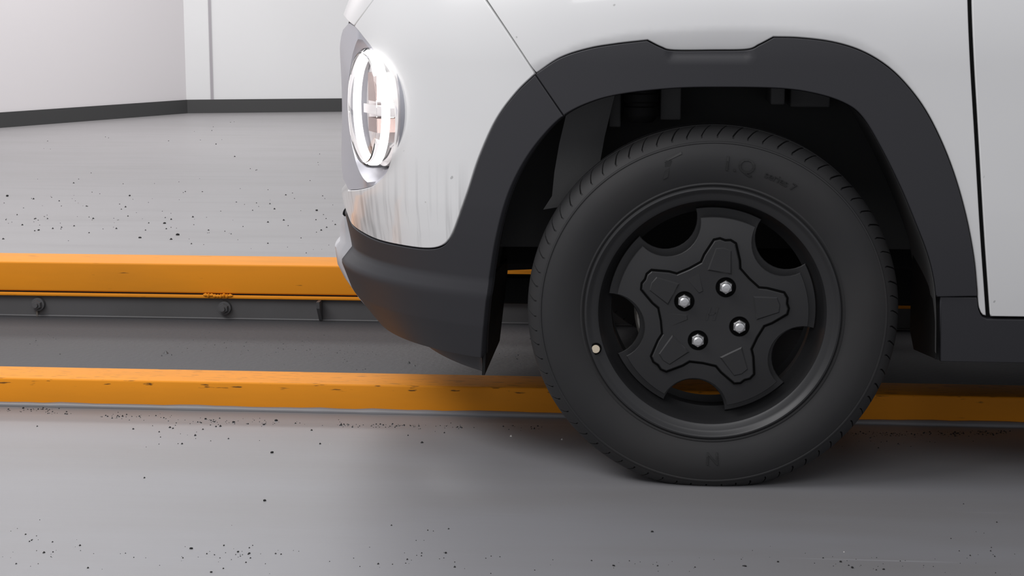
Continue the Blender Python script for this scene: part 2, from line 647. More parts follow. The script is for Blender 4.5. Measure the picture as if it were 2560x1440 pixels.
def pick(x, y):
    """pixel -> (s, z) on the body surface"""
    r = ray(x, y)
    best = None
    t0 = (-.10 - CAM.y) / r.y
    t1 = (YC - CAM.y) / r.y
    prev = t0
    n = 420
    bestgap, bp = 9e9, None
    for i in range(n + 1):
        t = t0 + (t1 - t0) * i / n
        p = CAM + r * t
        ys = y_surf(p.x, p.z)
        if ys is not None and p.y >= ys:
            lo, hi = prev, t
            for _ in range(30):
                m = (lo + hi) / 2
                q = CAM + r * m
                yq = y_surf(q.x, q.z)
                if yq is not None and q.y >= yq: hi = m
                else: lo = m
            p = CAM + r * hi
            best = p
            break
        gap = (-p.x / a_of(p.z)) ** NEXP + (max(0.0, YC - p.y) / b_of(p.z)) ** NEXP if p.x < 0 else 9e9
        if gap < bestgap: bestgap, bp = gap, p
        prev = t
    p = best if best is not None else bp
    if p.x >= 0: return Vector((p.x, p.z))
    al = math.atan2((YC - p.y) / b_of(p.z), -p.x / a_of(p.z))
    return Vector(((al - math.pi / 2) * KS, p.z))


def px_curve(pts, step=7.0):
    return [pick(p.x, p.y) for p in catmull(pts, step)]


ARCH_IN_PX = [(1205, 897), (1208, 850), (1214, 780), (1224, 700), (1240, 600), (1266, 500), (1302, 420), (1350, 350), (1410, 290), (1480, 255), (1560, 235), (1680, 222), (1800, 219), (1950, 222),
              (2040, 235), (2110, 258), (2155, 292), (2200, 365), (2250, 465), (2290, 560), (2320, 640), (2336, 710), (2341, 780), (2341, 885)]
CLAD_OUT_PX = [(1338, 185), (1400, 145), (1470, 122), (1540, 110), (1618, 101)]
NOTCH_PX = [(1618, 101), (1652, 118), (1682, 126), (1780, 126), (1868, 124), (1900, 111), (1934, 93)]
CLAD_OUT2_PX = [(1934, 93), (2000, 95), (2080, 105), (2150, 126), (2210, 160), (2260, 205), (2310, 270), (2352, 350), (2387, 440), (2415, 540), (2434, 640), (2442, 720), (2443, 741)]
BUMP_LOW_PX = [(868, 534), (880, 562), (905, 582), (945, 601), (1000, 614), (1060, 622), (1098, 618), (1122, 600), (1140, 562), (1168, 482), (1198, 392), (1240, 300), (1290, 232), (1338, 185)]
SPLIT_PX = [(1338, 185), (1280, 97), (1215, 0), (1130, -125)]
BEZ_PX = [(884, 66), (906, 93), (946, 148), (972, 220), (985, 290), (982, 362), (967, 424), (937, 459), (900, 472), (868, 475)]

arch_in = px_curve(ARCH_IN_PX)
clad_out = px_curve(CLAD_OUT_PX)
notch = px_curve(NOTCH_PX, 4)
clad_out2 = px_curve(CLAD_OUT2_PX)
bump_low = px_curve(BUMP_LOW_PX)
split = px_curve(SPLIT_PX)
bez = px_curve(BEZ_PX)
bez_top = pick(868, 57)

BAND = px_curve([(1230, 262), (1280, 192), (1330, 158), (1405, 124), (1480, 98), (1580, 80), (1705, 71), (1830, 66), (1980, 70), (2080, 81), (2155, 102), (2230, 146), (2288, 212), (2332, 300), (2366, 385)], 8)
BANDPOLY = BAND + [Vector((BAND[-1].x, .2)), Vector((BAND[0].x, .2))]


def sheet(name, poly, m, off=0.0, thick=.010, step=.012, disp=None, parent=car, mirror=False, holes=(), edge=.0018):
    """panel of the body skin: polygon in (s,z), a rounded rim turned inwards"""
    poly = clean(poly, 5e-4)
    if area2(poly) < 0: poly = poly[::-1]
    hs = []
    for h in holes:
        h = clean(h, 5e-4)
        hs.append(h if area2(h) < 0 else h[::-1])
    inn = offset_poly(poly, edge)
    hin = [offset_poly(h, edge) for h in hs]
    pts, tris = tri_fill(inn, step, hin)
    cache = {}

    def D(s, z):
        return disp(s, z) if disp else 0.0

    def pos(p, o):
        n = Pn(p.x, p.y)
        return P0(p.x, p.y) + n * (o + D(p.x, p.y))

    def nrm(p):
        if not disp: return Pn(p.x, p.y)
        e = .003
        du = pos(Vector((p.x + e, p.y)), 0) - pos(Vector((p.x - e, p.y)), 0)
        dv = pos(Vector((p.x, p.y + e)), 0) - pos(Vector((p.x, p.y - e)), 0)
        return du.cross(dv).normalized()
    V, N, F = [], [], []
    for p in pts:
        V.append(pos(p, off)); N.append(nrm(p))
    F += [list(t) for t in tris]
    for L, LI in [(poly, inn)] + list(zip(hs, hin)):
        n = len(L)
        k = len(V)
        for i in range(n):
            a, c = Vector(L[i - 1]), Vector(L[(i + 1) % n])
            t = c - a
            o2 = Vector((t.y, -t.x)).normalized()
            n3 = nrm(L[i])
            out3 = (P0(L[i].x + o2.x * .004, L[i].y + o2.y * .004) - P0(L[i].x, L[i].y)).normalized()
            V += [pos(LI[i], off), pos(L[i], off - edge), pos(L[i], off - thick)]
            N += [n3, (n3 * .35 + out3).normalized(), out3]
        for i in range(n):
            j = (i + 1) % n
            F += [[k + 3 * i, k + 3 * i + 1, k + 3 * j + 1, k + 3 * j], [k + 3 * i + 1, k + 3 * i + 2, k + 3 * j + 2, k + 3 * j + 1]]
    if mirror:
        k = len(V)
        V += [Vector((v.x, 2 * YC - v.y, v.z)) for v in V]
        N += [Vector((n.x, -n.y, n.z)) for n in N]
        F += [[q + k for q in f][::-1] for f in F[:]]
    o = obj(name, V, F, m, parent, normals=N)
    o.matrix_parent_inverse = Matrix.Translation(-car.location)
    return o


def L2(*p):
    return [Vector(q) for q in p]


def shrink(poly, d):
    poly = clean(poly, 5e-4)
    if area2(poly) < 0: poly = poly[::-1]
    return offset_poly(poly, d)


G = .0011
Z_TOP = .93
# --- white skin
hood_side = px_curve([(884, 66), (893, 53), (932, 0), (990, -80), (1045, -125)])
zt = split[-1].y
bumper_poly = bez[::-1][:] + hood_side[1:] + split[::-1] + []
bumper_poly = hood_side + split[::-1][0:] + bump_low[::-1] + L2((S_MID, .405), (S_MID, .452)) + bez[::-1]
sheet('front_bumper', shrink(bumper_poly, G), M['white'], .0, mirror=True)


def und(s, z):
    """skin turned in below the crease that runs round the arch"""
    if not inside((s, z), BANDPOLY): return 0.0
    d = min((q.x - s) ** 2 + (q.y - z) ** 2 for q in BAND) ** .5
    return -.42 * d * d / (d + .010)


door_front = px_curve([(2420, -125), (2421, 0), (2427, 150), (2437, 320), (2451, 560), (2462, 720), (2467, 792)])
fend = split + [split[-1] + Vector((.01, .0))] + L2((door_front[0].x - .01, zt)) + door_front + px_curve([(2467, 792), (2456, 789), (2447, 772), (2443, 741)]) + clad_out2[::-1][1:] + notch[::-1][1:] + clad_out[::-1][1:]
sheet('front_fender', shrink(fend, G), M['white'], .0, disp=und, step=.007)
zd = pick(2480, 790).y
XD = 1.42
door_poly = [q + Vector((.0045, 0)) for q in door_front] + L2((XD, zd), (XD, zt))
sheet('front_door', shrink(door_poly, G), M['white'], .002, step=.03)
sheet('rear_door', shrink(L2((XD + .004, zd), (1.95, zd), (1.95, zt), (XD + .004, zt)), G), M['white'], .002, step=.05)
# --- hood: nose strip above the lamps and the bonnet
hood_poly = hood_side[::-1] + L2((S_MID, hood_side[0].y)) + L2((S_MID, zt + .002), (hood_side[-1].x, zt + .002))
hood_poly = hood_side + L2((hood_side[-1].x, zt + .002), (S_MID, zt + .002), (S_MID, bez_top.y + .002)) + [bez_top + Vector((0, .002))]
sheet('hood', shrink(hood_poly, G), M['white'], .0, mirror=True)

# bonnet top: rings closing from the shoulder line at zt to the middle
mb = MB()
ring = []
ns = 60
for i in range(ns + 1):
    s = S_MID + (.30 - S_MID) * i / ns
    ring.append(s)
rows = []
for k in range(9):
    t = k / 8
    row = []
    for s in ring:
        p = P0(s, zt)
        q = Vector((min(p.x + .10, max(p.x, -.2)), YC, 0))
        z = zt + .085 * math.sin(t * math.pi / 2) + .03 * t * max(0, (p.x + .7))
        row.append((p.x + (q.x - p.x) * t, p.y + (YC - p.y) * t, z))
    rows.append(row)
V = [p for r_ in rows for p in r_]
n1 = ns + 1
Fq = [(k * n1 + i, k * n1 + i + 1, (k + 1) * n1 + i + 1, (k + 1) * n1 + i) for k in range(8) for i in range(ns)]
mb.add(V, Fq)
mb.add([(x, 2 * YC - y, z) for x, y, z in V], [q[::-1] for q in Fq])
child(mb, 'bonnet', M['white'], car, True, 60)

# cabin above the belt line
def cabin(sec_lo, sec_hi, name, m, zlo, zhi):
    n = len(sec_lo)
    v = [(x, y, zlo) for x, y in sec_lo] + [(x, y, zhi) for x, y in sec_hi]
    f = [(i, (i + 1) % n, n + (i + 1) % n, n + i) for i in range(n)] + [[n + i for i in range(n)]]
    return child(MB().add(v, f), name, m, car, True, 30)


yl = P0(.5, zt).y
yr = 2 * YC - yl
cabin([(.28, yl), (1.95, yl), (1.95, yr), (.28, yr)], [(.34, yl + .02), (1.95, yl + .02), (1.95, yr - .02), (.34, yr - .02)], 'belt_line', M['white'], zt - .01, zt + .09)
cabin([(.34, yl + .02), (1.95, yl + .02), (1.95, yr - .02), (.34, yr - .02)], [(.86, yl + .12), (1.95, yl + .12), (1.95, yr - .12), (.86, yr - .12)], 'window_band', M['tint'], zt + .09, 1.48)
cabin([(.84, yl + .115), (1.97, yl + .115), (1.97, yr - .115), (.84, yr - .115)], [(.96, yl + .2), (1.95, yl + .2), (1.95, yr - .2), (.96, yr - .2)], 'roof', M['white'], 1.475, 1.54)

# --- black cladding
def clad_disp(s, z):
    return 0.0


nz0 = min(q.y for q in notch)
nx0, nx1 = notch[0].x, notch[-1].x


def arch_disp(s, z):
    """shallow step pressed in below the notch"""
    if nx0 + .03 < s < nx1 - .03 and z > nz0 - .014:
        e = min(s - nx0 - .03, nx1 - .03 - s)
        return -.004 * min(1, e / .012) * min(1, (z - nz0 + .014) / .003)
    return 0.0


ia = min(range(len(arch_in)), key=lambda i: (arch_in[i] - pick(1410, 290)).length)
seam = [arch_in[ia], clad_out[0]]
ZBOT = pick(1203, 897).y
bot = [Vector((s, ZBOT)) for s in [arch_in[0].x + (S_MID - arch_in[0].x) * i / 40 for i in range(41)]]
bclad = arch_in[:ia + 1][::-1] + bot + L2((S_MID, .402)) + bump_low
sheet('bumper_cladding', shrink(bclad, G), M['black'], .001, step=.0075, mirror=True, thick=.02)
ib = min(range(len(arch_in)), key=lambda i: abs(arch_in[i].y - pick(2341, 741).y) + (0 if arch_in[i].x > 0 else 9))
aclad = arch_in[ia:ib + 1] + clad_out2[::-1] + notch[::-1][1:] + clad_out[::-1][1:]
sheet('wheel_arch_cladding', shrink(aclad, G * .7), M['black'], .003, step=.008, disp=arch_disp, thick=.02)
zs = clad_out2[-1].y - .001
sill = [Vector((arch_in[-1].x, zs))] + L2((clad_out2[-1].x, zs)) + px_curve([(2444, 743), (2448, 774), (2457, 792), (2468, 797)])[1:] + L2((1.95, zd - .006), (1.95, .222), (arch_in[-1].x + .006, .222))
sheet('sill_cladding', shrink(sill, G * .7), M['black'], .000, step=.02, thick=.02)

# --- front lower lip under the bumper
mb = MB()
V = []
n = 60
z_lip = on_y(1208, 932, P0(arch_in[0].x, arch_in[0].y).y + .02).z
lip_end = P0(arch_in[0].x, arch_in[0].y).x - .001
for i in range(n + 1):
    t = i / n
    s = arch_in[0].x - .002 + (S_MID - arch_in[0].x) * t
    zl = z_lip + (ZBOT - .006 - z_lip) * min(1, t / .42) ** 1.3
    back = .004 + .05 * min(1, t / .6)
    for z, zz, o in ((ZBOT, ZBOT + .012, -.004), (ZBOT, ZBOT - .002, -.006), (ZBOT, zl + .008, -.012), (ZBOT, zl, -.020), (ZBOT, zl, -.045), (ZBOT, ZBOT + .012, -.05)):
        p = P0(s, z) + Pn(s, z) * (o - back)
        V.append((min(p.x, lip_end), p.y, zz))
Fq = [(i * 6 + q, i * 6 + (q + 1) % 6, (i + 1) * 6 + (q + 1) % 6, (i + 1) * 6 + q) for i in range(n) for q in range(6)] + [(0, 1, 2, 3, 4, 5)]
mb.add(V, Fq)
mb.add([(x, 2 * YC - y, z) for x, y, z in V], [q[::-1] for q in Fq])
child(mb, 'front_lip', M['black'], car, True, 40)

# --- pale garnish across the middle of the bumper front
mb = MB()
V, Fq = [], []
zs_ = [.395, .375, .345, .318, .300, .272, .235, .21]
of = [.004, .013, .020, .020, .009, .006, .004, .000]
n = 24
for i in range(n + 1):
    s = S_MID + .30 * i / n
    k_ = min(1, (n - i) / 5)
    for z, o in zip(zs_, of):
        V.append(P0(s, z) + Pn(s, z) * (o * k_ + (.002 if k_ > .3 else -.012)))
L_ = len(zs_)
Fq = [(i * L_ + q, i * L_ + q + 1, (i + 1) * L_ + q + 1, (i + 1) * L_ + q) for i in range(n) for q in range(L_ - 1)]
mb.add(V, Fq)
mb.add([(v.x, 2 * YC - v.y, v.z) for v in V], [q[::-1] for q in Fq])
tag(child(mb, 'bumper_garnish', M['garnish'], car, True, 40), 'pale grey garnish on the bumper front')

# --- black shell added behind the panels to block light and darken the gaps
shell = arch_in + L2((arch_in[-1].x, .222), (1.95, .222), (1.95, zt), (S_MID, zt), (S_MID, ZBOT), (arch_in[0].x, ZBOT))
shell = clean(shell, 5e-4)
if area2(shell) < 0: shell = shell[::-1]
shell = shell
lamp_side = []
for i in range(1, 24):
    t = i / 24
    lamp_side.append(Vector((bez[-1].x * (1 - t) + bez_top.x * t - .20 * math.sin(math.pi * t) ** .5, bez[-1].y + (bez_top.y - bez[-1].y) * t)))
pts, tris = tri_fill(shell, .03, [clean([bez_top] + bez + lamp_side, 5e-4)])
V = [P0(p.x, p.y) - Pn(p.x, p.y) * .013 for p in pts]
F_ = [list(t) for t in tris]
k = len(V)
V2 = V + [Vector((v.x, 2 * YC - v.y, v.z)) for v in V]
F2 = F_ + [[q + k for q in f][::-1] for f in F_]
o = obj('light_block_shell', V2, F2, M['dark'], car)
o.matrix_parent_inverse = Matrix.Translation(-car.location)

# --- wheel-arch liner, turned in from the arch edge
def arch3(i, dy, grow):
    p = arch_in[i]
    q = P0(p.x, p.y)
    c = Vector((0, 0, .33))
    d = Vector((q.x, 0, q.z)) - c
    return Vector((q.x + d.x * grow, q.y + dy, q.z + d.z * grow))


na = len(arch_in)
depths = [(.004, 0), (.02, .002), (.035, .012), (.12, .02), (.30, .02)]
V, F_ = [], []
for i in range(na):
    for dy, g in depths:
        p = arch3(i, dy, g)
        V.append(p)
nd = len(depths)
for i in range(na - 1):
    for q in range(nd - 1):
        F_.append((i * nd + q, i * nd + q + 1, (i + 1) * nd + q + 1, (i + 1) * nd + q))
child(MB().add(V, F_), 'wheel_arch_liner', M['liner'], car, True, 50)
# front lower flap of the liner (black edge behind the bumper)
p = P0(arch_in[0].x, arch_in[0].y)
zi = on_y(1250, 857, p.y + .26).z
v = [(p.x + .004, p.y + .006, z_lip - .001), (p.x + .004, p.y + .28, zi), (p.x + .022, p.y + .28, .33), (p.x + .012, p.y + .006, .33)]
v += [(x - .005, y, z) for x, y, z in v]
child(MB().add(v, [(0, 1, 2, 3), (7, 6, 5, 4), (0, 4, 5, 1), (1, 5, 6, 2), (2, 6, 7, 3), (3, 7, 4, 0)]), 'front_splash_flap', M['flap'], car)
# rear mud guard strip
p = P0(arch_in[-1].x, arch_in[-1].y)
pts = []
zf = on_y(2310, 900, p.y + .10).z
v = [(p.x + .004, p.y + .012, .224), (p.x - .008, p.y + .19, zf), (p.x - .004, p.y + .27, zf + .02), (p.x - .004, p.y + .27, .40), (p.x + .004, p.y + .012, .36)]
v += [(x + .008, y, z) for x, y, z in v]
child(MB().add(v, [(0, 1, 2, 3, 4), (9, 8, 7, 6, 5)] + [(i, (i + 1) % 5, 5 + (i + 1) % 5, 5 + i) for i in range(5)]), 'mud_guard', M['flap'], car)
# inner wall of the wheel housing with the strut
mb = MB()
poly = [(arch3(i, 0, .025).x, arch3(i, 0, .025).z) for i in range(0, na, 2)]
poly = [(x, z) for x, z in poly if z > .36]
mb = plate(poly, .275, .30, .0)
child(mb, 'inner_fender_wall', M['inner'], car)
mb = MB()
c = on_y(1602, 270, .13)
zb0 = on_y(1602, 308, .13).z
prof = [(.0005, zb0), (.020, zb0), (.028, zb0 + .010)]
zz = zb0 + .014
while zz < .70:
    prof += [(.0285, zz), (.0285, zz + .012), (.0255, zz + .014), (.0255, zz + .019)]
    zz += .022
mb.lathe(prof, 28, (c.x, .155, 0), axis='Z')
child(mb, 'strut_boot', M['flap'], car, True, 40)
for x0, x1, yb, Y in ((1522, 1552, 318, .17), (1650, 1702, 300, .17), (1926, 1962, 262, .15), (1975, 2075, 268, .19)):
    p0, p1 = on_y(x0, yb, Y), on_y(x1, yb, Y)
    child(MB().box(p0.x, p1.x, Y, .272, p0.z, .70, .003), 'inner_bracket', M['liner'], car, True)
# bright edged splash panel at the front of the housing
e1 = [on_y(a, b, .10) for a, b in ((1428, 235), (1414, 292), (1398, 360), (1386, 430), (1380, 490), (1358, 524))]
V = []
for q in e1:
    V += [q, q + Vector((.075, .03, .01)), q + Vector((.075, .05, .01)), q + Vector((0, .012, 0))]
F_ = [(i * 4 + a, i * 4 + (a + 1) % 4, (i + 1) * 4 + (a + 1) % 4, (i + 1) * 4 + a) for i in range(len(e1) - 1) for a in range(4)] + [(0, 1, 2, 3), (23, 22, 21, 20)]
child(MB().add(V, F_), 'splash_panel', M['liner'], car, True, 40)

# --- underbody
zu = on_y(1288, 760, .42).z
mb = MB()
mb.box(-.52, 1.95, .34, 1.17, zu + .088, zu + .20, .004)
child(mb, 'underbody_panel', M['dark'], car)
mb = MB()
mb.box(-.46, -.25, .42, .46, zu, zu + .052, .004)
child(mb, 'front_subframe', M['dark'], car)
mb = MB()
child(MB().box(.10, 1.95, .46, .52, zu, zu + .11, .006), 'floor_rail', M['dark'], car)
child(MB().box(.10, 1.95, .91, .97, zu, zu + .11, .006), 'floor_rail', M['dark'], car)
# slab added inside the body, so no light falls through the car
child(MB().box(-.50, 1.95, .30, 1.21, .62, .66), 'light_block_slab', M['dark'], car)

# ------------------------------------------------------------------ headlamp
lamp = empty('headlamp', (0, YC, 0), car)
lamp.matrix_parent_inverse = Matrix.Translation(-car.location)
LA = R(65)
lt = Vector((-math.cos(LA), math.sin(LA), 0))      # along the lamp face, towards the car centre
ln = Vector((-math.sin(LA), -math.cos(LA), 0))     # out of the lamp
lz = Vector((0, 0, 1))
sc_ = pick(925, 270)
LC = P0(sc_.x, sc_.y) - ln * .012


def lp(u, v, d):
    return LC + lt * u + lz * v + ln * d


def lchild(mb, name, m, smooth=True, sharp=40, label=None):
    o = mb.build(name, m, lamp, smooth, sharp)
    o.matrix_parent_inverse = Matrix.Translation(-lamp.location)
    if label: o['label'] = label
    return o


def lathe_lamp(prof, n=64, sq=1.0):
    """prof: (radius, depth along the lamp axis)"""
    v, f = [], []
    L = len(prof)
    for i in range(n):
        a = 2 * math.pi * i / n
        for r_, d in prof:
            v.append(lp(r_ * sq * math.cos(a), r_ * math.sin(a), d))
    for i in range(n):
        j = (i + 1) % n
        for q in range(L - 1):
            f.append((i * L + q, i * L + q + 1, j * L + q + 1, j * L + q))
    return MB().add(v, f)


RL = .106
# dished silver bezel between the body opening and the lamp
ring_o = []
bez_in = [P0(q.x, q.y) - Pn(q.x, q.y) * .003 for q in [bez_top] + bez]
angs = []
for p in bez_in:
    d = p - LC
    angs.append((math.atan2(d.dot(lz), d.dot(lt)), d))
# inner side of the opening (towards the grille), beyond the silhouette
inner = []
zt_b, zb_b = bez_top.y, bez[-1].y
for i in range(1, 24):
    t = i / 24
    z = zb_b + (zt_b - zb_b) * t
    s = bez[-1].x * (1 - t) + bez_top.x * t - .20 * math.sin(math.pi * t) ** .5
    inner.append(P0(s, z) - Pn(s, z) * .004)
outer = bez_in + inner
NR = len(outer)
V, F_ = [], []
for p in outer:
    d = p - LC
    a = math.atan2(d.dot(lz), d.dot(lt))
    rim_p = lp(RL * 1.30 * math.cos(a), RL * 1.25 * math.sin(a), .016)
    if d.dot(lt) < 0:                      # body side: the lamp sits right at the edge
        rim_p = p.lerp(lp(RL * 1.05 * math.cos(a), RL * 1.05 * math.sin(a), -.01), .25)
    elif (rim_p - LC).length > .96 * d.length:
        rim_p = LC + d * .92
    i1 = lp(RL * 1.03 * math.cos(a), RL * 1.03 * math.sin(a), -.012)
    i2 = lp(RL * 1.03 * math.cos(a), RL * 1.03 * math.sin(a), -.06)
    V += [p - ln * .012, p, rim_p, rim_p.lerp(i1, .5) + ln * -.004, i1, i2]
for i in range(NR):
    j = (i + 1) % NR
    for q in range(5):
        F_.append((i * 6 + q, i * 6 + q + 1, j * 6 + q + 1, j * 6 + q))
lchild(MB().add(V, F_), 'bezel', M['silver'], True, 50, 'satin silver dished bezel')
lchild(lathe_lamp([(RL * 1.0, -.05), (RL * 1.0, .012), (RL * .985, .020), (RL * .92, .027), (RL * .90, .026), (RL * .90, -.05)]), 'lens_rim', M['glass'])
lchild(lathe_lamp([(RL * .92, .0262), (RL * .6, .033), (RL * .3, .036), (.0005, .037)]), 'lens', M['glass'])
lchild(lathe_lamp([(RL * .985, -.052), (RL * .97, -.01), (RL * .90, -.012), (RL * .80, -.03), (RL * .55, -.055), (RL * .2, -.066), (.0005, -.067)]), 'reflector', M['mirror'])
lchild(lathe_lamp([(RL * .955, .006), (RL * .955, .014), (RL * .90, .018), (RL * .84, .012), (RL * .84, .004), (RL * .955, .004)]), 'running_light_ring', M['bulb'], label='lit white ring in the headlamp')
# inner blocks: warm grey housing bars, upper and lower lamp cups
mb = MB()


def lbox(u0, u1, v0, v1, d0, d1):
    v = [lp(u, v_, d) for d in (d0, d1) for v_ in (v0, v1) for u in (u0, u1)]
    return MB().add(v, [(0, 2, 3, 1), (4, 5, 7, 6), (0, 1, 5, 4), (2, 6, 7, 3), (0, 4, 6, 2), (1, 3, 7, 5)])


lchild(lbox(.012, .070, .010, .060, -.05, -.004), 'housing_block', M['lampin'], False)
lchild(lbox(.012, .070, -.045, -.020, -.05, -.004), 'housing_block', M['lampin'], False)
lchild(lbox(-.080, .080, -.012, .004, -.05, .002), 'divider_bar', M['mirror'], False)
for vz in (.073, -.072):
    v, f = [], []
    nn = 24
    pr_ = [(.004, -.02), (.012, -.012), (.017, .0), (.018, .004), (.015, .004)]
    for i in range(nn):
        a = 2 * math.pi * i / nn
        for r_, d in pr_:
            v.append(lp(r_ * math.cos(a), vz + r_ * math.sin(a), d))
    for i in range(nn):
        j = (i + 1) % nn
        for q in range(4):
            f.append((i * 5 + q, i * 5 + q + 1, j * 5 + q + 1, j * 5 + q))
    lchild(MB().add(v, f), 'lamp_cup', M['mirror'])
mb = lathe_lamp([(.0005, .000), (.012, -.004), (.016, -.014), (.014, -.03)], 24)
for q in mb.v: q += lt * -.035
lchild(mb, 'bulb', M['bulbhot'], label='glowing headlamp bulb')

# grille between the lamps (recessed, black)
gp = [Vector((S_MID, .462)), Vector((S_MID, .745))]
gpoly = L2((S_MID, .462), (S_MID + .15, .462), (S_MID + .15, .745), (S_MID, .745))
sheet('grille', gpoly, M['dark'], -.010, thick=.01, mirror=True)

# ------------------------------------------------------------------ wheel
RT = .3065


def tyre_mesh():
    prof = [(.199, .030), (.203, .012), (.211, .006), (.2135, .0045), (.216, .0055), (.225, .0015), (.238, -.002), (.252, -.0035), (.264, -.002), (.274, .0015), (.2795, .0040),
            (.2805, .0030), (.2825, .0035), (.2835, .0055), (.288, .0085), (.2925, .0125), (.2975, .0185), (.3015, .0255), (.3040, .034), (.3055, .045), (.3060, .052), (.3000, .0535), (.3000, .0605), (.3062, .062), (RT, .080),
            (.3060, .098), (.3000, .0995), (.3000, .1065), (.3060, .108), (.3040, .126), (.3000, .140), (.290, .150), (.270, .160), (.240, .163), (.215, .155), (.203, .140)]
    mb = MB()
    L = len(prof)
    angs = []
    npitch = 74
    for i in range(npitch):
        a = 2 * math.pi * i / npitch
        w_ = 2 * math.pi / npitch
        v_ = 1 + .18 * math.sin(i * 1.7)
        angs += [(a, 0), (a + w_ * .10 * v_, 0), (a + w_ * .105 * v_, 1), (a + w_ * .20 * v_, 1), (a + w_ * .205 * v_, 0), (a + w_ * .6, 0)]
    for a, g in angs:
        for q, (r, t) in enumerate(prof):
            tw = 0.0
            if 15 <= q <= 20:              # sipes on the shoulder, slanted
                tw = .012 * (q - 15)
                if g: r -= .0045 if q > 15 else .002; t += .0012
            if 28 <= q <= 30 and g: r -= .004
            x, z = r * math.sin(a + tw), r * math.cos(a + tw)
            lim = -.2925
            if z < lim:
                over = lim - z
                z = lim + over * .02
                if q < 18: t -= over * .15
            mb.v.append(Vector((x, t, z)))
    n = len(angs)
    for i in range(n):
        j = (i + 1) % n
        for q in range(L - 1):
            mb.f.append([i * L + q, i * L + q + 1, j * L + q + 1, j * L + q])
    return mb


def arc_pt(r, th, y):
    """th clockwise from the top, as seen from outside"""
    return (r * math.sin(th), y, r * math.cos(th))


wheel = child(MB().lathe([(.168, .150), (.190, .146), (.203, .138), (.2035, .132), (.196, .128), (.190, .120), (.182, .100), (.166, .085), (.166, .058), (.176, .048), (.183, .030), (.185, .016), (.1865, .0125), (.190, .0100), (.196, .0088), (.1995, .0070), (.2025, .0035), (.2055, .0015), (.2080, .0020), (.2098, .0045), (.2095, .0075), (.2060, .009), (.203, .014), (.199, .030), (.192, .05), (.172, .062), (.172, .083), (.188, .10), (.196, .12), (.2, .132)], 144), 'front_wheel', M['rim'], car, True, 30)
WH = [wheel]
wheel.location = (0, YC, .293) if False else (0, 0, 0)
wheel.matrix_parent_inverse = Matrix.Translation(-car.location)
wheel.location = (0, 0, .293)


def wchild(mb, name, m, smooth=True, sharp=35, label=None):
    o = mb.build(name, m, wheel, smooth, sharp)
    if label: o['label'] = label
    return o


wchild(tyre_mesh(), 'tyre', M['tyre'], True, 28)

ARM0 = R(9)


def pol(r, th):
    return (r * math.sin(th), r * math.cos(th))


# cover plate: disc with five round bites between the arms
def bitten(Rd, rb, cb, n=16):
    poly = []
    # half angle where the bite circle meets the disc edge
    cosv = (Rd * Rd + cb * cb - rb * rb) / (2 * Rd * cb)
    ha = math.acos(max(-1, min(1, cosv)))
    for k in range(5):
        ca = ARM0 + R(72) * k
        a0, a1 = ca - R(36) + ha, ca + R(36) - ha
        for i in range(13):
            poly.append(pol(Rd, a0 + (a1 - a0) * i / 12))
        hc = ca + R(36)
        # around the bite, inside of the disc
        c = Vector(pol(cb, hc))
        st = Vector(pol(Rd, hc - ha)) - c
        en = Vector(pol(Rd, hc + ha)) - c
        t0 = math.atan2(st.y, st.x); t1 = math.atan2(en.y, en.x)
        # go the way that passes nearest the hub
        mid = math.atan2(-c.y, -c.x)
        def unwrap(t, ref):
            while t - ref > math.pi: t -= 2 * math.pi
            while t - ref < -math.pi: t += 2 * math.pi
            return t
        t0, t1 = unwrap(t0, mid), unwrap(t1, mid)
        for i in range(1, n):
            t = t0 + (t1 - t0) * i / n
            poly.append((c.x + rb * math.cos(t), c.y + rb * math.sin(t)))
    return poly


def dish(x, z, y):
    r = math.hypot(x, z)
    return (x, y + .010 * max(0, (r - .09) / .07) ** 1.5, z)


wchild(plate(bitten(.1585, .055, .1665), .010, .017, .0010, to3=dish, step=.012), 'wheel_cover', M['cap'], True, 25)
wchild(plate(bitten(.172, .052, .172), .046, .050, .001), 'wheel_disc', M['rim'], True, 25)
# raised star
star = []
for k in range(5):
    ca = ARM0 + R(72) * k
    star += [pol(.0865, ca - R(21)), pol(.098, ca - R(16.5)), pol(.121, ca - R(8.0)), pol(.1235, ca - R(4)), pol(.1215, ca), pol(.1235, ca + R(4)), pol(.121, ca + R(8.0)), pol(.098, ca + R(16.5)), pol(.0865, ca + R(21))]
    v1, v2 = Vector(pol(.0865, ca + R(21))), Vector(pol(.0865, ca + R(51)))
    star += [tuple(v1.lerp(v2, .5) * .985)]
NUTS = [294.2, 26.2, 114.2, 206.2]
nh = [circle(*pol(.0497, R(a)), .0155) for a in NUTS]
# groove around the star: slightly larger under-plate, its black colour gives the groove shade
gstar = offset_poly(clean(star)[::-1] if area2(clean(star)) < 0 else clean(star), -.0036)
wchild(plate(gstar, .0097, .0115, .0), 'groove_shade_plate', M['recess'], False)
def star3(x, z, y):
    r = math.hypot(x, z)
    return (x, y + .0035 * math.cos(min(1.0, r / .12) * math.pi / 2) ** 2, z)


wchild(plate(star, .0055, .0098, .0016, holes=nh, to3=star3, step=.008), 'star_cap', M['cap'], True, 25)
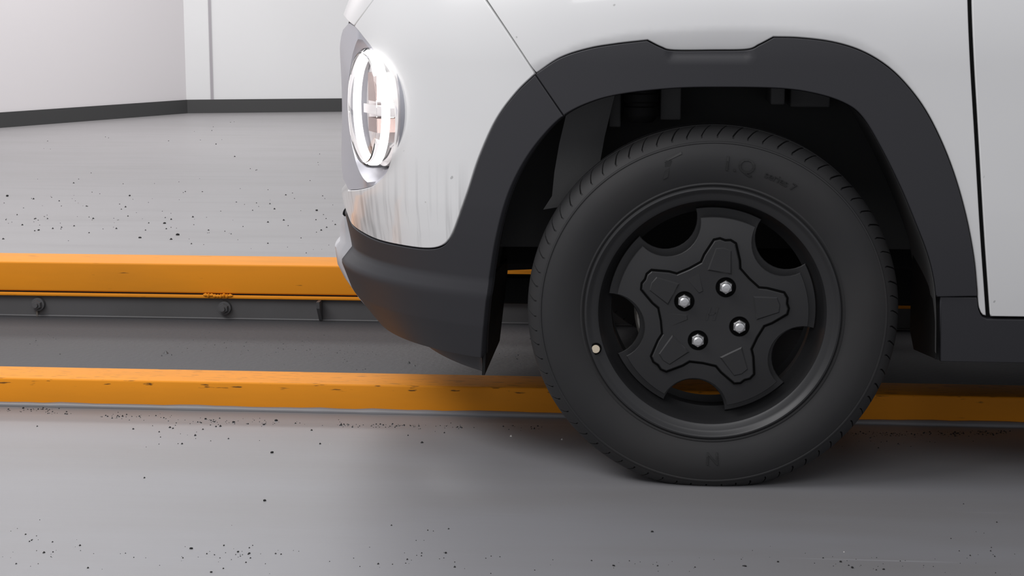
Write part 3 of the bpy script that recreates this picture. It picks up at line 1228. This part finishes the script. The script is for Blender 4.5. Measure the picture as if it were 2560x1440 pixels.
# raised pads on the arms and facets towards the hub
for k in range(5):
    ca = ARM0 + R(72) * k
    pad = [pol(.073, ca - R(16)), pol(.110, ca - R(7.0)), pol(.1125, ca), pol(.110, ca + R(7.0)), pol(.073, ca + R(16)), pol(.070, ca)]
    o = wchild(plate(pad, .0040, .0075, .0022), 'arm_pad', M['cap'], True, 20)
    fc = [pol(.040, ca + R(30)), pol(.072, ca + R(26)), pol(.076, ca + R(36)), pol(.072, ca + R(46)), pol(.040, ca + R(42))]
    if k not in (0, 1, 2):
        wchild(plate(fc, .0068, .009, .0014), 'cap_facet', M['cap'], True, 20)
for a in NUTS:
    cx, cz = pol(.0497, R(a))
    wchild(MB().lathe([(.0158, .0072), (.0150, .009), (.0140, .020), (.0001, .020)], 32, (cx, 0, cz)), 'nut_recess', M['recess'])
    nm = MB()
    nm.lathe([(.0001, .003), (.0100, .0032), (.0113, .0050), (.0116, .020)], 6, (cx, 0, cz))
    nm.lathe([(.0001, -.0050), (.0055, -.0046), (.0078, -.0028), (.0085, .000), (.0085, .006)], 24, (cx, 0, cz))
    wchild(nm, 'wheel_nut', M['chrome'], True, 30, 'bright steel wheel nut')
# slanted emblem pressed into the centre
em = MB()
for x0 in (-.0065, .0055):
    v = [(x0 - .004, 0, -.011), (x0 - .0005, 0, -.011), (x0 + .0055, 0, .011), (x0 + .002, 0, .011)]
    em.add([(x, .0083, z) for x, _, z in v] + [(x, .0098, z) for x, _, z in v], [(0, 1, 2, 3), (7, 6, 5, 4), (0, 4, 5, 1), (1, 5, 6, 2), (2, 6, 7, 3), (3, 7, 4, 0)])
v = [(-.006, 0, -.0025), (.006, 0, -.0005), (.007, 0, .0025), (-.005, 0, .0005)]
em.add([(x, .0083, z) for x, _, z in v] + [(x, .0098, z) for x, _, z in v], [(0, 1, 2, 3), (7, 6, 5, 4), (0, 4, 5, 1), (1, 5, 6, 2), (2, 6, 7, 3), (3, 7, 4, 0)])
wchild(em, 'emblem', M['cap'], False)
# cream dot stuck to the rim
dx, dz = pol(.199, math.atan2(-289, -93))
wchild(MB().lathe([(.0001, -.0012), (.0065, -.0010), (.0072, .0005), (.0072, .008)], 24, (dx, .003, dz)), 'cream_dot', M['cream'], True, 30, 'cream round sticker on the rim edge')
wchild(MB().lathe([(.0072, .0025), (.0095, .0028), (.0095, .010)], 24, (dx, .0, dz)), 'dot_outline', M['recess'])  # dark ring added to outline the dot

# lettering on the sidewall
def sidewall_y(r):
    prof = [(.216, .0055), (.225, .0015), (.238, -.002), (.252, -.0035), (.264, -.002), (.274, .0015), (.2795, .0040)]
    for i in range(len(prof) - 1):
        if r <= prof[i + 1][0]:
            t = (r - prof[i][0]) / (prof[i + 1][0] - prof[i][0])
            return prof[i][1] + (prof[i + 1][1] - prof[i][1]) * max(0, t)
    return .004


def lettering(text, size, r0, th0, name, flip=False, shear=0.0):
    cu = bpy.data.curves.new(name, 'FONT')
    cu.body = text
    cu.size = size
    cu.extrude = .0012
    cu.shear = shear
    cu.resolution_u = 3
    to = bpy.data.objects.new(name, cu)
    COL.objects.link(to)
    dg = bpy.context.evaluated_depsgraph_get()
    me = bpy.data.meshes.new_from_object(to.evaluated_get(dg))
    bpy.data.objects.remove(to)
    bm = bmesh.new(); bm.from_mesh(me)
    bmesh.ops.subdivide_edges(bm, edges=[e for e in bm.edges if e.calc_length() > .01], cuts=2)
    bm.to_mesh(me); bm.free()
    for q in me.vertices:
        x, y, z = q.co
        if flip:
            r = r0 - y; th = th0 - x / r0
        else:
            r = r0 + y; th = th0 + x / r0
        q.co = Vector(arc_pt(r, th, sidewall_y(r) - .0002 - (.0012 if z > 0 else 0)))
    me.materials.clear(); me.materials.append(M['letter'])
    o = bpy.data.objects.new(name, me)
    COL.objects.link(o)
    o.parent = wheel
    return o


lettering('1.Q', .034, .2375, R(2.5), 'tyre_lettering')
lettering('series 7', .017, .2395, R(19), 'tyre_lettering')
lettering('N', .030, .252, R(180 + 1.5), 'tyre_lettering', flip=True)
# slanted tick-like maker's mark at the upper left
mk = MB()


def arc_plate(poly):
    """poly in (r, th)"""
    n = len(poly)
    v = [arc_pt(r, t, sidewall_y(r) - .0014) for r, t in poly] + [arc_pt(r, t, sidewall_y(r) + .001) for r, t in poly]
    return v, [list(range(n))] + [[n + i for i in range(n)][::-1]] + [(i, (i + 1) % n, n + (i + 1) % n, n + i) for i in range(n)]


mk.add(*arc_plate([(.236, R(-20.5)), (.2375, R(-18.5)), (.262, R(-15.5)), (.264, R(-17.5))]))
mk.add(*arc_plate([(.262, R(-18)), (.268, R(-17)), (.272, R(-11.5)), (.268, R(-11.5))]))
wchild(mk, 'tyre_mark', M['letter'], False)
# smooth raised panels on the sidewall
def band(r0, r1, t0, t1, name):
    n = 14
    v, f = [], []
    rs = [r0 + (r1 - r0) * i / 6 for i in range(7)]
    for i in range(n + 1):
        t = t0 + (t1 - t0) * i / n
        for q, r in enumerate(rs):
            e = .0004 if 0 < q < 6 and 0 < i < n else -.0006
            v.append(arc_pt(r, t, sidewall_y(r) - e - .0001))
    for i in range(n):
        for q in range(6):
            f.append((i * 7 + q, i * 7 + q + 1, (i + 1) * 7 + q + 1, (i + 1) * 7 + q))
    o = obj(name, v, f, M['letter'], wheel, True)
    return o


for t0, t1 in ((-33, -21.5), (50, 72), (137, 146), (214, 232)):
    pass

# brake disc, drum hub and caliper behind the cover
wchild(MB().lathe([(.0001, .060), (.060, .060), (.064, .075), (.112, .076), (.112, .090), (.05, .090)], 48), 'brake_disc', M['steel'], True, 30)
mb = MB()
mb.lathe([(.082, .055), (.124, .055), (.128, .062), (.128, .11), (.082, .11)], 12, a0=R(250), a1=R(300))
wchild(mb, 'brake_caliper', M['steel'], True, 30)
mb = MB()
mb.tube([(-.02, .10, .0), (-.06, .25, -.03), (-.08, .45, -.05)], [.03, .022, .02], 12)
wchild(mb, 'lower_arm', M['dark'], True)

# far front wheel: the same wheel mirrored on the other side
def copy_tree(o, parent):
    c = o.copy(); COL.objects.link(c); c.parent = parent
    for ch in o.children: copy_tree(ch, c)
    return c


fw = copy_tree(wheel, car)
fw.matrix_parent_inverse = Matrix.Translation(-car.location)
fw.location = (0, 2 * YC, .293)
fw.scale = (1, -1, 1)

# ------------------------------------------------------------------ crumbs and grit
def crumb_mesh(name, seed):
    rnd = random.Random(seed)
    bm = bmesh.new()
    bmesh.ops.create_icosphere(bm, subdivisions=1, radius=1)
    for q in bm.verts:
        q.co *= rnd.uniform(.7, 1.15)
        q.co.z = max(-.4, q.co.z * .8)
    me = bpy.data.meshes.new(name)
    bm.to_mesh(me); bm.free()
    me.materials.append(M['crumb'])
    return me


CM = [crumb_mesh('rubber_crumb', i) for i in range(3)]
BIG = [(680, 1132, 8), (662, 1252, 8), (478, 1372, 8), (595, 1380, 6), (623, 1384, 6), (560, 1364, 5), (58, 1021, 6), (691, 1052, 8), (584, 1056, 7), (514, 1048, 6), (540, 1067, 5), (660, 1062, 6), (444, 588, 9), (411, 559, 7), (350, 595, 7), (18, 491, 8), (792, 527, 7), (97, 576, 6), (324, 490, 6),
       (1630, 1330, 7), (1863, 1416, 7), (2131, 1420, 8), (2101, 1405, 7), (1114, 1383, 7), (2209, 1424, 6), (1945, 1405, 6), (1534, 1415, 7), (528, 1431, 6)]
LB_T = 'black rubber crumb on the pale steel track in front of the near rail'
LB_H = 'black rubber crumb on the hall floor behind the far rail'
for i, (x, y, d) in enumerate(BIG):
    p = on_z(x, y)
    o = bpy.data.objects.new('rubber_crumb', CM[i % 3])
    COL.objects.link(o)
    dep = (p - CAM).dot(FWD)
    r_ = d / 2 * dep / FPX
    o.scale = (r_, r_ * 1.3, r_)
    o.location = (p.x, p.y, r_ * .38)
    o.rotation_euler = (0, 0, random.uniform(0, 6))
    far = y < 800
    tag(o, LB_H if far else LB_T, 'crumb', 'larger crumbs on the hall floor' if far else 'larger crumbs on the steel track')


def scatter(name, spots, m, label, cat):
    mb = MB()
    for x, y, d in spots:
        p = on_z(x, y)
        if y > 985 and p.y > YR0 - .012: p.y = YR0 - .012 - random.uniform(0, .01)
        dep = (p - CAM).dot(FWD)
        r_ = max(.0006, d * 1.35 / 2 * dep / FPX)
        a = random.uniform(0, 6)
        n = 5
        v = [(p.x + r_ * random.uniform(.7, 1.2) * math.cos(a + q * 2 * math.pi / n), p.y + 1.3 * r_ * random.uniform(.7, 1.2) * math.sin(a + q * 2 * math.pi / n), 0) for q in range(n)]
        v.append((p.x, p.y, r_ * 1.1))
        mb.add(v, [(q, (q + 1) % n, n) for q in range(n)] + [list(range(n))[::-1]])
    o = mb.build(name, m)
    tag(o, label, cat, kind='stuff')
    return o


near_spots = []
for cx, cy, n, sx, sy in ((20, 1028, 10, 30, 4), (85, 1024, 22, 40, 6), (140, 1032, 14, 40, 4), (300, 1041, 24, 45, 6), (400, 1044, 12, 40, 8), (500, 1052, 22, 60, 8), (590, 1056, 18, 60, 8), (690, 1058, 14, 80, 6), (860, 1062, 20, 60, 6),
                          (990, 1064, 44, 60, 5), (1130, 1068, 20, 80, 8), (1320, 1070, 16, 50, 6), (2150, 1085, 30, 60, 4), (2240, 1086, 40, 60, 5), (2380, 1084, 50, 90, 5), (2480, 1082, 30, 60, 5), (2250, 1104, 20, 120, 14),
                          (480, 1090, 14, 160, 30), (1060, 1340, 6, 100, 40), (600, 1380, 24, 110, 30), (450, 1400, 16, 200, 30), (120, 1380, 22, 120, 40), (1030, 1400, 22, 200, 26), (1700, 1410, 26, 280, 24), (2200, 1405, 34, 260, 28), (2450, 1380, 10, 80, 50), (60, 1330, 8, 60, 30)):
    for _ in range(n):
        near_spots.append((random.gauss(cx, sx * .6), random.gauss(cy, sy * .6), random.choice((1.5, 2, 2, 2.5, 3, 4))))
near_spots += [(93, 1066, 4), (333, 1073, 5), (398, 1080, 4), (425, 1069, 5), (455, 1110, 5), (488, 1089, 6), (571, 1097, 4), (800, 1110, 5), (779, 1076, 5), (1055, 1107, 6), (1020, 1089, 4), (361, 1195, 5), (551, 1066, 6), (853, 1063, 6), (110, 1382, 6), (200, 1364, 5), (220, 1420, 5), (1137, 1418, 6), (946, 1410, 5), (1054, 1383, 4), (1018, 1399, 5), (2409, 1260, 3), (2492, 1306, 4), (2196, 1120, 4)]
scatter('grit', near_spots, M['crumb'], 'fine black grit scattered over the pale steel track', 'grit')
hall_spots = []
for _ in range(90):
    hall_spots.append((random.uniform(0, 850), random.gauss(545, 38), random.choice((1.5, 2, 2, 2.5, 3, 4))))
for _ in range(40):
    hall_spots.append((random.uniform(0, 850), random.uniform(300, 620), random.choice((1.5, 2, 2.5))))
hall_spots += [(540, 361, 4), (587, 392, 4), (184, 458, 4), (84, 498, 5), (148, 503, 4), (216, 516, 4), (233, 547, 5), (314, 518, 5), (320, 541, 4), (428, 549, 5), (372, 558, 4), (482, 543, 5), (428, 599, 6), (291, 572, 5), (154, 569, 4), (132, 572, 5), (56, 563, 5), (8, 598, 5), (675, 510, 4), (686, 523, 5), (709, 551, 5), (670, 556, 5), (803, 576, 5), (790, 550, 4), (838, 562, 4), (670, 609, 4), (364, 576, 4), (521, 576, 4)]
scatter('grit', hall_spots, M['crumb'], 'fine black grit scattered over the hall floor', 'grit')
scatter('grit', [(1278, 1091, 6), (1405, 1099, 5), (826, 1110, 3), (2110, 1380, 3)], M['pale'], 'a few pale chips on the track left of the tyre', 'grit')

# weld spatter beads on the dark deck
sp = [(415, 884, 11), (404, 890, 5), (428, 888, 5), (90, 852, 4), (150, 886, 4), (1022, 908, 8), (1036, 915, 6), (2352, 878, 7), (2372, 856, 4), (2386, 846, 3), (2408, 840, 4), (2482, 876, 4)]
for cx, cy, n, sx, sy in ((110, 840, 24, 60, 22), (500, 850, 30, 160, 30), (640, 860, 40, 90, 30), (780, 870, 50, 100, 34), (880, 880, 50, 60, 36), (1300, 880, 14, 40, 30), (2380, 860, 10, 40, 16)):
    for _ in range(n):
        sp.append((random.gauss(cx, sx * .6), min(930, max(826, random.gauss(cy, sy * .6))), random.choice((1.5, 2, 2, 3))))
scatter('weld_spatter', [q for q in sp if YR1 + .02 < on_z(q[0], q[1]).y < YW - .02], M['web'], 'grey weld spatter beads on the dark deck between the rails', 'weld spatter')
